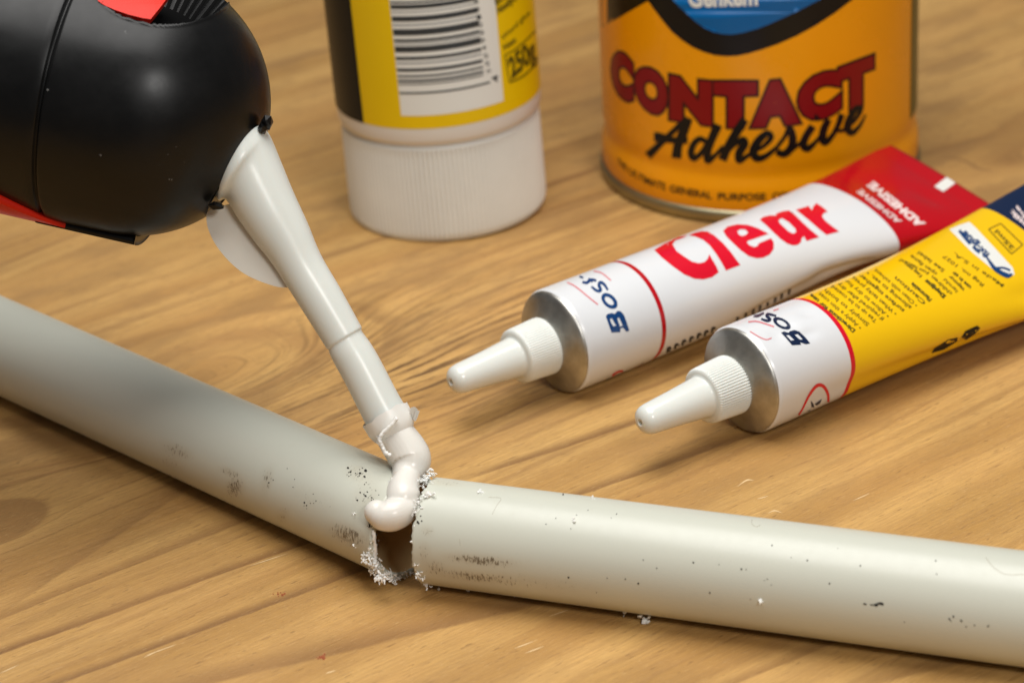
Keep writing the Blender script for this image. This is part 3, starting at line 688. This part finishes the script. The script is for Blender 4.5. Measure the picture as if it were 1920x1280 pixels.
AD = [stroke2(c7([(475, 1180), (600, 1060), (760, 905), (890, 790)]), [58*k5, 44*k5, 40*k5, 46*k5]), stroke2(c7([(900, 785), (845, 930), (790, 1070), (772, 1205)]), [60*k5, 66*k5, 62*k5, 70*k5]),
      stroke2(c7([(540, 985), (600, 985), (720, 1015), (890, 1020)]), [70*k5, 60*k5, 44*k5, 48*k5]),
      stroke2(c7([(1085, 1030), (1010, 1005), (945, 1070), (925, 1160), (960, 1205), (1030, 1150), (1095, 1050)]), [34*k5, 44*k5, 50*k5, 40*k5, 32*k5]),
      stroke2(c7([(1205, 855), (1150, 980), (1100, 1120), (1100, 1225), (1170, 1180), (1260, 1080)]), [64*k5, 58*k5, 56*k5, 52*k5, 32*k5, 26*k5]),
      stroke2(c7([(1485, 800), (1400, 930), (1310, 1085), (1250, 1225)]), [60*k5, 62*k5, 60*k5, 60*k5]),
      stroke2(c7([(1265, 1180), (1370, 1070), (1460, 1015), (1480, 1060), (1425, 1150), (1425, 1225), (1490, 1195), (1560, 1140)]), [28*k5, 30*k5, 50*k5, 60*k5, 56*k5, 50*k5, 34*k5, 26*k5]),
      stroke2(c8([(110, 1145), (230, 1080), (310, 990), (270, 945), (180, 1020), (125, 1130), (165, 1205), (260, 1180), (370, 1090)]), [26*k5, 30*k5, 40*k5, 44*k5, 56*k5, 60*k5, 54*k5, 40*k5, 26*k5]),
      stroke2(c8([(370, 1090), (450, 985), (505, 895), (535, 990), (520, 1090), (445, 1160), (365, 1135)]), [26*k5, 28*k5, 44*k5, 56*k5, 56*k5, 52*k5, 44*k5]), stroke2(c8([(445, 1160), (540, 1110), (630, 1030)]), [30*k5, 24*k5]),
      stroke2(c8([(745, 870), (680, 965), (645, 1060), (690, 1105), (770, 1040), (850, 940)]), [52*k5, 52*k5, 56*k5, 50*k5, 30*k5, 24*k5]), stroke2(c8([(770, 800), (805, 770)]), [40*k5, 50*k5]),
      stroke2(c8([(910, 800), (860, 900), (845, 1000), (880, 1040), (960, 950), (1015, 840), (1045, 745)]), [46*k5, 54*k5, 56*k5, 44*k5, 34*k5, 40*k5, 46*k5]), stroke2(c8([(985, 905), (1040, 920), (1105, 880)]), [24*k5, 28*k5]),
      stroke2(c8([(1100, 890), (1190, 800), (1245, 690), (1190, 690), (1130, 790), (1105, 890), (1150, 940), (1230, 870), (1295, 750)]), [22*k5, 26*k5, 36*k5, 40*k5, 50*k5, 56*k5, 44*k5, 26*k5, 12*k5])]
BOLD[0] = 1.
marks('lettering', AD, TINB, M['tinblack'], tin, .14, 8, 'black script word Adhesive')
sb = ([1150, 1158, 1180, 1215, 1255, 1300, 1340, 1390, 1436, 1480, 1530, 1600, 1660], [300, 307, 326, 346, 359, 368, 374, 376, 375, 372, 365, 350, 328])
st_ = (sb[0], [y-13 for y in sb[1]])
def line_word(wd, x0, x1):
    v, f = glyphs(wd, .03); lo, hi = bbox(v); q = []
    for x, y in v:
        X = x0+(x1-x0)*(x-lo[0])/(hi[0]-lo[0]); t = y/.72; q.append((X, float(np.interp(X, *sb)*(1-t)+np.interp(X, *st_)*t)))
    return q, f
marks('lettering', [line_word(*a) for a in (('THE', 1158, 1175), ('ULTIMATE', 1179, 1248), ('GENERAL', 1256, 1335), ('PURPOSE', 1346, 1436), ('CONTACT', 1448, 1536), ('ADHESIVE', 1546, 1636))], TINB, M['tinblack'], tin, .05, 10, 'small black capitals near the bottom of the tin')
marks('lettering', [text_quad('Genkem', (1291, 13), (1421, 9), (1290, -24), .035)], TINB, M['paper'], tin, .13, 10, 'white word Genkem')
aR = math.atan2(-(CAM[1]-TC[1]), CAM[0]-TC[0])
pR, _ = hit(TINB, 1707, 150); a0 = math.atan2(pR[1]-TC[1], pR[0]-TC[0])
patch('dark_edge_strip', TC, TR+.12, a0, a0+math.radians(22), 16.5, 101, M['olive'], tin, 16, 30)  # narrow dark strip up the right edge of the tin wall

# ------------------------------------------------------------------ two glue tubes
TU = 11.7
def make_tube(name, ring_px, az, Ltot, twist, bands, mats, label, group, nribs, ribdepth, dents, tip_len=27.0, pw=1.7, lift=0.):
    c = plane(*ring_px, TU); a = math.radians(az); ax = np.array([math.cos(a), math.sin(a), 0]); side = np.array([-ax[1], ax[0], 0])
    t = thing(name, (c[0], c[1], 0), label, 'glue tube', group)
    n = 120; Ls = sorted(set([0, .25, .6]+[round(x, 2) for x in np.arange(1, Ltot+.01, 1.0)]+[b for b, _ in bands if b > 0]+[Ltot-5]))
    V = []
    for L_ in Ls:
        q = min(1, L_/(Ltot-5)); B = TU*(1-q**pw)+.55*q**pw
        if L_ < .6: B -= (0.6-L_)*.5
        # perimeter-preserving half width
        lo, hi = TU*.9, TU*1.65
        for _ in range(24):
            A = (lo+hi)/2; h = ((A-B)/(A+B))**2; per = math.pi*(A+B)*(1+3*h/(10+math.sqrt(4-3*h)))
            if per > 2*math.pi*TU: hi = A
            else: lo = A
        if L_ < .6: A = B
        tw = math.radians(twist)*q
        s2 = side*math.cos(tw)+Z1*math.sin(tw); u2 = Z1*math.cos(tw)-side*math.sin(tw)
        cc_ = c+ax*L_+Z1*lift*q*q
        for j in range(n):
            th = 2*math.pi*j/n; p = cc_+s2*A*math.cos(th)+u2*B*math.sin(th); out = s2*math.cos(th)/A+u2*math.sin(th)/B; out /= np.linalg.norm(out)
            dd = 0
            for (dL, dth, sL, sth, dep) in dents:
                dt = (th-dth+math.pi) % (2*math.pi)-math.pi; dd += dep*math.exp(-((L_-dL)/sL)**2-(dt/sth)**2)
            V.append(p-out*dd)
    fs = grid_faces(len(Ls), n); mi = []
    for i in range(len(Ls)-1):
        mid = (Ls[i]+Ls[i+1])/2; k = 0
        for b, idx in bands:
            if mid >= b: k = idx
        mi += [k]*n
    fs += [tuple(range((len(Ls)-1)*n, len(Ls)*n))]; mi += [mi[-1]]
    bodyo = obj('tube_body', V, fs, mats, t, midx=mi)
    obj('shoulder', *lathe(c, -ax, [(-.02, 11.38), (.35, 11.3), (.7, 11.0), (1.3, 9.8), (2.1, 8.0), (2.9, 6.4), (3.2, 5.2)], 96), M['alu'], t)
    cap_o = c-ax*2.6
    cp = [(0, 4.5), (.0, 6.0), (.15, 6.3), (.5, 6.4), (1.5, 6.38), (7.4, 6.05), (7.9, 5.95), (8.25, 5.6), (8.35, 5.0), (8.36, 4.45), (9, 4.38), (12, 4.1), (16, 3.72), (tip_len-5.2, 3.22), (tip_len-4.1, 3.0), (tip_len-3.4, 2.6), (tip_len-2.85, 1.9), (tip_len-2.6, 1.0), (tip_len-2.55, .62), (tip_len-3.0, .5), (tip_len-3.8, .42)]
    cap = obj('cap', *lathe(cap_o, -ax, cp, nribs*6, rib=lambda k, s, aa: (ribdepth*(.5+.5*math.cos(nribs*aa)) if 1 <= k <= 6 else 0), caps=(False, True)), M['tubecap'], t)
    return t, bvh_of(V, fs), c, ax, side
wt, WB, wc, wax, wside = make_tube('glue_tube', (1041, 640), 36, 119, 10, [(0, 0), (20.2, 1), (21.4, 0), (88, 1)], [M['tubewhite'], M['tubered']],
    'white glue tube with red word and flat red end, lying behind the yellow tube', 'glue tubes lying on the table', 72, .10,
    [(67, math.radians(186), 4, .20, .7), (61, math.radians(196), 5, .20, 1.0), (54, math.radians(206), 6, .2, 1.0), (73, math.radians(201), 8, .34, 3.0), (60, math.radians(214), 12, .25, 1.3), (100, math.radians(80), 5, .35, .9), (93, math.radians(120), 3, .3, .8), (107, math.radians(110), 3, .3, .6), (36, math.radians(140), 10, .25, .18), (96, 1.2, 8, .5, .5), (8, 2.2, 4, .3, .15)], tip_len=28.0, pw=2.6, lift=3.2)
yt, YB, yc, yax, yside = make_tube('glue_tube', (1391, 712), 36, 118, 27, [(0, 0), (19.6, 2), (20.8, 1), (87, 3)], [M['tubewhite'], M['tubeyellow'], M['printred'], M['tubenavy']],
    'yellow and white glue tube with dark blue end, in front of the white tube', 'glue tubes lying on the table', 64, .28,
    [(9, math.radians(108), 2.2, .14, .6), (12, math.radians(124), 2.5, .10, .5), (5, math.radians(116), 1.6, .16, .5), (16, math.radians(100), 2, .12, .4), (46, math.radians(196), 34, .26, 1.1), (75, math.radians(140), 9, .2, .7), (80, math.radians(160), 12, .35, .8)], tip_len=27.6, pw=1.7, lift=1.5)
# -- white tube print
g1 = lambda pts: crop(pts, 4.8, 1210, 350)
CL_ = [poly2(g1([(80, 570), (150, 640), (250, 720), (350, 790), (440, 828), (520, 835), (600, 815), (660, 770), (640, 720), (575, 610), (560, 650), (530, 680), (480, 690), (420, 675), (350, 630), (280, 580), (245, 520), (270, 485), (340, 462), (380, 440), (300, 455), (180, 510)])),
       poly2(g1([(390, 440), (440, 418), (500, 402), (560, 405), (620, 440), (700, 510), (770, 590), (820, 660), (855, 705), (725, 755), (690, 690), (640, 610), (580, 530), (520, 480), (450, 450)])),
       poly2(g1([(700, 400), (740, 360), (830, 340), (920, 345), (1000, 370), (1060, 400), (1110, 425), (920, 490), (915, 505), (940, 530), (980, 545), (1010, 535), (1018, 512), (1130, 465), (1155, 500), (1155, 560), (1120, 610), (1060, 640), (1000, 645), (930, 625), (860, 575), (790, 510), (730, 450)]), [g1([(828, 402), (855, 385), (900, 388), (925, 415), (905, 436), (868, 446), (840, 432)])]),
       poly2(g1([(1030, 300), (1060, 275), (1120, 260), (1180, 262), (1175, 245), (1230, 225), (1290, 215), (1330, 240), (1400, 310), (1480, 385), (1565, 455), (1450, 490), (1425, 445), (1405, 470), (1400, 500), (1370, 525), (1330, 530), (1280, 515), (1220, 475), (1150, 410), (1090, 350)]), [g1([(1200, 300), (1230, 285), (1290, 320), (1350, 380), (1357, 410), (1330, 425), (1290, 405), (1240, 360), (1205, 325)])]),
       poly2(g1([(1355, 210), (1470, 175), (1500, 215), (1510, 180), (1540, 150), (1600, 190), (1640, 225), (1600, 245), (1590, 270), (1620, 310), (1690, 365), (1745, 405), (1630, 435), (1560, 380), (1480, 310), (1400, 245)]))]
marks('lettering', CL_, WB, M['printred'], wt, .05, 8, 'large red word Clear')
def ell(cx, cy, a, b_, ang, n=28):
    ca, sa = math.cos(ang), math.sin(ang)
    return [(cx+a*math.cos(t)*ca-b_*math.sin(t)*sa, cy+a*math.cos(t)*sa+b_*math.sin(t)*ca) for t in np.linspace(0, 2*math.pi, n, endpoint=False)]
g4 = lambda pts: crop(pts, 5.118, 1040, 470); k4 = 1/5.118
BO = [poly2(g4([(545, 785), (630, 780), (628, 748), (655, 735), (688, 778), (715, 765), (692, 690), (662, 612), (632, 580), (600, 578), (576, 606), (545, 598), (505, 608), (490, 630), (515, 700)]), [g4([(528, 655), (548, 648), (572, 690), (590, 718), (562, 726), (545, 700)]), g4([(600, 648), (616, 640), (640, 690), (652, 718), (626, 728), (612, 690)])]),
      poly2(g4(ell(525, 482, 92, 58, .75)), [g4(ell(523, 482, 52, 27, .75))]),
      stroke2(g4([(352, 345), (405, 385), (440, 380), (425, 330), (440, 305), (475, 325), (510, 378)]), [20*k4, 30*k4, 30*k4, 30*k4, 20*k4]), stroke2(g4([(265, 302), (310, 308), (345, 280), (400, 288)]), [24*k4, 30*k4, 24*k4]), stroke2(g4([(325, 268), (362, 302)]), 18*k4), stroke2(g4([(238, 248), (275, 262)]), 18*k4)]
marks('lettering', BO, WB, M['printnavy'], wt, .05, 7, 'dark blue letters Bosti')
marks('line', [stroke2(g4([(120, 305), (200, 345), (330, 450), (415, 517)]), 14*k4), stroke2(g4([(375, 198), (450, 215), (540, 287)]), 13*k4)], WB, M['printpink'], wt, .05, 7)
marks('line', [stroke2(g4([(490, 1245), (580, 1175), (640, 1152), (685, 1172)]), 20*k4)], WB, M['printred'], wt, .05, 7)
g9 = lambda pts: crop(pts, 5.647, 1200, 500)
hk = [stroke2(g9([(x-18, y+42), (x-8, y), (x+12, y-12), (x+24, y+4)]), [4, 5, 4, 3]) for x, y in ((305, 865), (385, 830), (465, 790), (545, 755), (625, 720), (700, 690), (775, 655))]
hk += [stroke2(g9([(x-10, y+36), (x+6, y-26)]), [3, 5]) for x, y in ((1030, 555), (1120, 510), (1200, 470), (1270, 435), (1350, 400), (1430, 350), (1500, 310), (1580, 262))]
hk += [stroke2(g4([(825, 1105), (845, 1080), (870, 1085)]), 24*k4), stroke2(g4([(1085, 985), (1110, 950)]), 20*k4)]
marks('lettering', hk, WB, M['ink'], wt, .05, 7, 'small dark print low on the tube')
g2 = lambda pts: crop(pts, 6., 1560, 270)
def on_line(body, s, e, up, bold=.03, shear=0.): return text_quad(body, s, e, (s[0]+up[0], s[1]+up[1]), bold, shear)
marks('lettering', [on_line('ADHESIVE', (1736, 420), (1634, 338), (-10, 10), .05, .2), on_line('ADHESIVE', (1692, 415), (1612, 353), (-7, 7), .03, .2)], WB, M['printpale'], wt, .05, 8, 'two pale lines of print on the red end')
marks('white_patch', [poly2(g2([(1150, 480), (1290, 375), (1390, 440), (1250, 540)]))], WB, M['paper'], wt, .06, 8)
# -- yellow tube print
g5 = lambda pts: crop(pts, 4.573, 1380, 540); k6 = 1/4.573
YO = [poly2(g5([(480, 490), (560, 486), (548, 466), (600, 482), (636, 474), (592, 420), (540, 372), (500, 360), (462, 370), (450, 384), (412, 372), (386, 384), (430, 430)]), [g5([(430, 404), (455, 404), (500, 446), (470, 450)]), g5([(500, 400), (530, 394), (572, 440), (546, 442)])]),
      poly2(g5(ell(393, 303, 84, 40, .5)), [g5(ell(393, 303, 48, 20, .5))]),
      stroke2(g5([(215, 265), (265, 281), (292, 270), (265, 242), (278, 225), (345, 240)]), [18*k6, 26*k6, 26*k6, 26*k6, 18*k6]), stroke2(g5([(148, 240), (190, 238), (240, 213)]), [22*k6, 26*k6, 18*k6]),
      stroke2(g5([(615, 1062), (705, 1036)]), 26*k6), poly2(g5([(640, 962), (660, 985), (680, 1040), (648, 1050)])), poly2(g5([(735, 948), (720, 985), (690, 1005), (672, 992)])), stroke2(g5([(545, 1112), (585, 1100)]), 18*k6)]
marks('lettering', YO, YB, M['tubenavy'], yt, .05, 7, 'dark letters Bos and K on the white band')
marks('line', [stroke2(g5([(490, 1142), (560, 1050), (625, 920), (690, 838), (745, 838), (785, 900), (790, 975), (775, 1035)]), [14*k6, 16*k6, 24*k6, 32*k6, 26*k6, 20*k6, 14*k6])], YB, M['printred'], yt, .05, 7)
marks('line', [stroke2(g5([(105, 292), (170, 286), (240, 303), (325, 332)]), 13*k6), stroke2(g5([(120, 372), (200, 420), (260, 442), (305, 428)]), 10*k6), stroke2(g5([(320, 195), (365, 180)]), 10*k6)], YB, M['printpink'], yt, .05, 7)
gt = lambda p: (1480+p[0]/6.4, 440+p[1]/6.4)
lines = [('Directions for use', (795, 1145), (265, 705), .045), ('• Apply a thin coat', (872, 1108), (370, 690), .012), ('Simply to both', (962, 1070), (440, 650), .012), ('Tea up to be coated', (1055, 1028), (525, 605), .012), ('If required after dry', (1140, 1000), (600, 575), .012),
         ('• Allow to dry for', (1205, 970), (690, 535), .012), ('• When tacky press', (1295, 940), (775, 500), .012), ('surface together', (1385, 905), (860, 470), .02), ('allowing to set. •', (1470, 868), (950, 440), .012), ('• Clean with solvent', (1545, 840), (1040, 405), .012),
         ('Caution', (1640, 812), (1280, 500), .02), ('Flammable', (1712, 775), (1480, 570), .045)]
lines += [('Danger', (1880, 735), (1640, 530), .05), ('Keep away', (1600, 490), (1400, 330), .02), ('from heat and', (1690, 455), (1340, 290), .012), ('open flame', (1780, 465), (1470, 240), .012), ('See label', (1870, 425), (1560, 200), .012)]
TL = []
for s_, a_, b_, bd in lines: TL.append(on_line(s_, gt(a_), gt(b_), (-5.2, 5.0), bd))
g3 = lambda pts: crop(pts, 6.4, 1680, 370)
for s_, a_, b_, bd in (('Keep from', (600, 1180), (370, 985), .05), ('children', (680, 1150), (440, 935), .02), ('harmful', (745, 1120), (590, 970), .012), ('vapour', (830, 1105), (650, 930), .03), ('use in air', (905, 1075), (690, 880), .04), ('Reg no. 1027', (1060, 1045), (580, 690), .012), ('Made in S.A.', (1300, 1050), (700, 660), .01)):
    A2, B2 = g3([a_, b_]); TL.append(on_line(s_, A2, B2, (-4.8, 4.6), bd))
marks('lettering', TL, YB, M['olive'], yt, .05, 7, 'lines of small dark directions')
stp = marks('logo_strip', [poly2(g3([(640, 385), (760, 335), (880, 295), (960, 370), (1180, 605), (1400, 845), (1422, 925), (1350, 965), (1200, 900), (900, 650)]))], YB, M['paper'], yt, .05, 7)
marks('lettering', [stroke2(g3([(760, 400), (830, 490), (890, 560)]), 6), stroke2(g3([(925, 590), (960, 630), (1005, 665)]), 6), stroke2(g3([(1080, 710), (1140, 800), (1200, 870), (1330, 940), (1395, 925)]), [3, 6, 8, 9, 4]), stroke2(g3([(1190, 850), (1290, 850), (1370, 880)]), 4), stroke2(g3([(1230, 860), (1260, 900), (1320, 920)]), 3),
                    on_line('fix-glue', g3([(1130, 690)])[0], g3([(830, 400)])[0], (-9, 8), .04)], YB, M['printnavy'], yt, .09, 7, 'dark blue marks on the white strip')
marks('box_outline', [stroke2(g3([a, b]), 2.0) for a, b in (((1110, 385), (1255, 315)), ((1255, 315), (1520, 570)), ((1520, 570), (1385, 680)), ((1385, 680), (1110, 385)))]+[on_line('25ml', g3([(1425, 610)])[0], g3([(1215, 385)])[0], (-6, 5), .03)], YB, M['olive'], yt, .05, 7)
marks('lettering', [on_line('Bostik', (1948, 442), (1897, 392), (-6, 6), .04), on_line('tube', (1940, 425), (1907, 385), (-5, 5), .03)], YB, M['printpale'], yt, .05, 7)
marks('dark_print', [poly2([(1746, 662), (1752, 652), (1778, 636), (1796, 632), (1794, 640), (1770, 655)]), poly2([(1802, 632), (1810, 620), (1832, 610), (1838, 615), (1828, 626), (1812, 637)])], YB, M['ink'], yt, .05, 7)

# ------------------------------------------------------------------ plastic crumbs
def crumb(x, y, r, n, label, bv=TB):
    p, nn = hit(bv, x, y)
    if p is None: return
    base = p+nn*r*.5
    r *= 1.25; V, fs = join([chunk(base+rng.normal(0, r*.6, 3), r*(.45+.5*rng.random()), 1.5) for _ in range(n)]); V = np.array(V)
    if bv is TB: V[:, 2] = V[:, 2]-V[:, 2].min()+.01
    o = obj('plastic_crumb', V, fs, M['crumb'], origin=p, smooth=False)
    props(o, label, 'crumb', 'white plastic crumbs left by sawing')
crumb(878, 1110, .38, 7, 'white plastic crumb on the table below the dark smear of the pipe')
crumb(963, 1117, .34, 4, 'small round white crumb at the front edge of the right pipe')
crumb(1172, 1155, .3, 4, 'tiny white crumb on the table, left of the largest loose crumb')
crumb(1208, 1168, .48, 7, 'largest loose white crumb on the table in front of the right pipe')
crumb(823, 1107, .2, 3, 'tiny white crumb on the table just right of the pipe cut')
crumb(1075, 973, .3, 4, 'small white crumb on top of the right pipe near its middle', RB)
crumb(1428, 1128, .42, 3, 'white crumb on the front side of the right pipe', RB)
crumb(1112, 934, .26, 3, 'tiny white crumb on the upper edge of the right pipe', RB)
crumb(900, 922, .3, 5, 'white crumb on the right pipe above the hair mark', RB)
